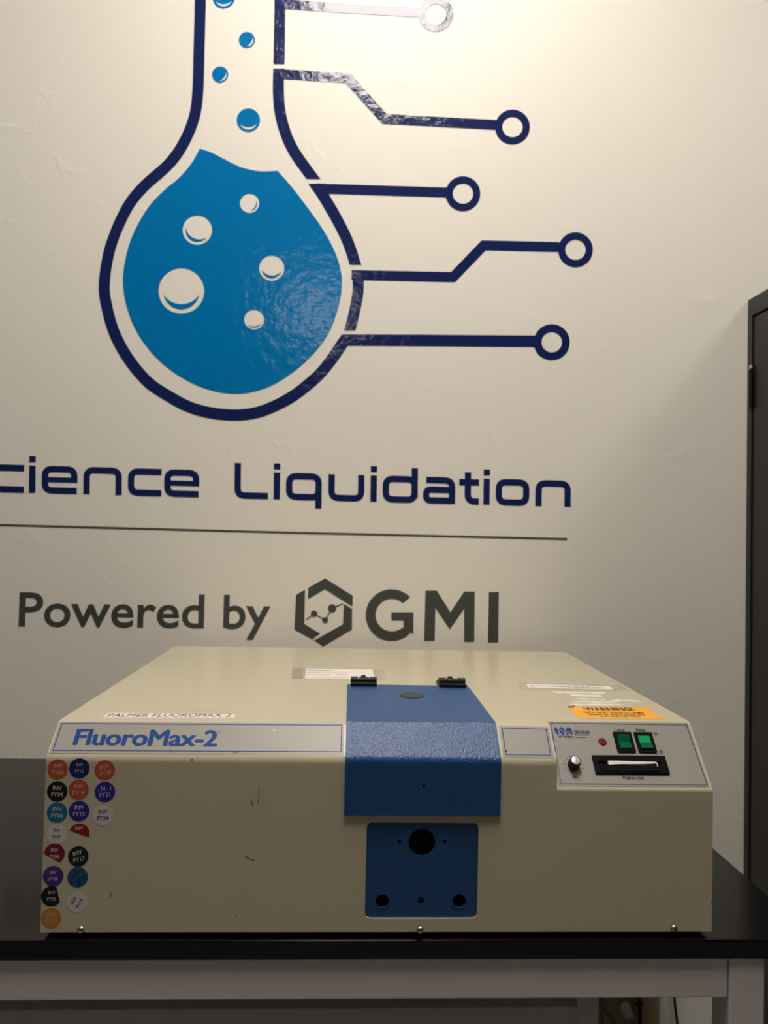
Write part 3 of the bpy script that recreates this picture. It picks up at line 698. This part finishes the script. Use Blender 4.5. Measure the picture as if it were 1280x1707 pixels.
def greeked(fr, rows, parent, h=.0003, wd=.0016, name='fine_print', m=None):
    rg = []
    for a, b in rows:
        A, B = fr.px(*a), fr.px(*b); n = 14; x = 0.0
        while x < .97:
            ln = random.uniform(.03, .09); y = min(x + ln, 1); rg.append(stroke([A.lerp(B, x), A.lerp(B, y)], wd)); x = y + .018
    flat(name, rg, fr, m or MT['plug'], parent, .0001, h)
greeked(TF, [((884, 1143.3), (1010, 1147))], tl, .0003, .003)
# ragged paper remnants of a peeled label
def ragged(P, name='paper_remnant'):
    out = []
    for i, p in enumerate(P):
        q = P[(i + 1) % len(P)]; n = max(2, int((Vector(q) - Vector(p)).length / 5))
        for k in range(n):
            t_ = k / n; out.append((p[0] + (q[0] - p[0]) * t_ + random.uniform(-1.2, 1.2), p[1] + (q[1] - p[1]) * t_ + random.uniform(-.5, .5)))
    return flat(name, [[out]], TF, MT['white'], ins, .00015, px=True)
for P in ([(921, 1152), (1009, 1154.5), (1010, 1156.5), (925, 1154.8)], [(952, 1157), (1000, 1159), (1006, 1162), (949, 1160.5)], [(960, 1164), (1008, 1165), (1010, 1167), (963, 1166.6)], [(957, 1168.5), (1028, 1169.4), (1030, 1171.2), (953, 1170.6)], [(951, 1173), (1035, 1173.6), (1040, 1176.2), (948, 1175.4)], [(1019, 1166), (1062, 1167.2), (1068, 1169.8), (1020, 1169)]):
    ragged(P)
ct = flat('clear_tape', [[[(488, 1114), (640, 1115.5), (645, 1132.5), (486, 1131.5)]]], TF, MT['tape'], ins, .0001, px=True)
pc = flat('paper_card', [[[(511, 1114.6), (621, 1116), (625, 1132), (508, 1131)]]], TF, MT['white'], ct, .0001, .0001, px=True)
greeked(TF, [((514, 1117.5), (555, 1118.2)), ((513, 1121.5), (578, 1122)), ((512, 1125), (552, 1125.4)), ((560, 1125), (580, 1125.4)), ((512, 1129), (580, 1129.3))], ct, .0003, .003)
flat('tape_end', [[[(487.5, 1114.2), (504, 1114.4), (502.5, 1131.3), (486.2, 1131.2)]]], TF, mat('yellowed_tape', (.36, .33, .25), .3), ct, .0001, .00015, px=True)
flat('faded_tape', [[[(318, 1183.5), (383, 1184.2), (382, 1187.2), (314, 1186.5)]]], TF, mat('faded_tape', (.54, .48, .34), .35), ins, .0001, px=True)

# ------------------------------------------------------------------ under the bench, against the wall
ob = thing('wall_outlet', 'offwhite wall outlet plate with red sockets under the bench', 'outlet', (-.2215, WY - .006, .369))
box('plate', (-.278, -.165, WY - .006, WY - .0003, .369, .489), MT['offwhite'], ob, .002)
for x in (-.250, -.193):
    s = box('socket', (x - .017, x + .017, WY - .0095, WY - .006, .399, .459), MT['redplast'], ob, .002)
    for dx in (-.006, .006):
        for z in (.414, .444): box('socket_slot', (x + dx - .0011, x + dx + .0011, WY - .0100, WY - .0095, z - .004, z + .004), MT['dark'], s)
b2_ = thing('outlet_box', 'yellowed beige surface outlet box near the cabinet under the bench end', 'outlet', (.571, WY - .03, .25))
box('box_body', (.510, .632, WY - .045, WY - .0003, .25, .52), MT['beige'], b2_, .004)
for z in (.405, .475):
    rg = lathe('socket', [(.021, 0), (.021, .002), (.018, .003), (.0165, .003)], (.585, WY - .045, z), (0, -1, 0), MT['beige'], b2_, 28)
    for dx in (-.006, .006): box('socket_slot', (.585 + dx - .0012, .585 + dx + .0012, WY - .0486, WY - .0481, z - .002, z + .006), MT['dark'], rg)
pl = thing('power_plug', 'white plug on a coiled black cord hanging at the beige outlet box', 'plug', (.545, .62, .36))
me = tube_mesh([(.540, .630, .425), (.547, .628, .407), (.556, .626, .388)], .011, 12)
link('plug_body', me, MT['offwhite'], pl, True)
rg = []
for i in range(46):
    a = i * .42; rr = .024 + .0002 * i; rg.append((.553 + rr * math.cos(a), .612 - .0004 * i, .366 + rr * math.sin(a)))
link('coiled_cord', tube_mesh(rg, .0042, 8), MT['cable'], pl, True)
def cable(pts, r, m, label, group=None):
    o = link('power_cable', tube_mesh(smooth_path(pts, 8), r, 10), MT[m], None, True); tag(recenter(o), label, 'cable', group)
cable([(.566, .676, .86), (.572, .645, .60), (.578, .640, .42), (.584, .640, .30), (.60, .62, .06), (.64, .60, .006)], .0038, 'cable', 'thick black cable hanging in front of the beige outlet box')
cable([(.650, .690, .90), (.652, .665, .60), (.660, .660, .43), (.676, .660, .30), (.69, .65, .05), (.72, .62, .005)], .0028, 'cable', 'thin black cable hanging down the wall near the cabinet')
cable([(.470, .662, .80), (.483, .655, .50), (.498, .652, .42), (.545, .648, .33), (.58, .645, .10), (.57, .60, .005)], .0042, 'greycable', 'grey cable slanting down beside the rear bench leg')

for o in S.objects:
    if '_base' in o.keys(): del o['_base']
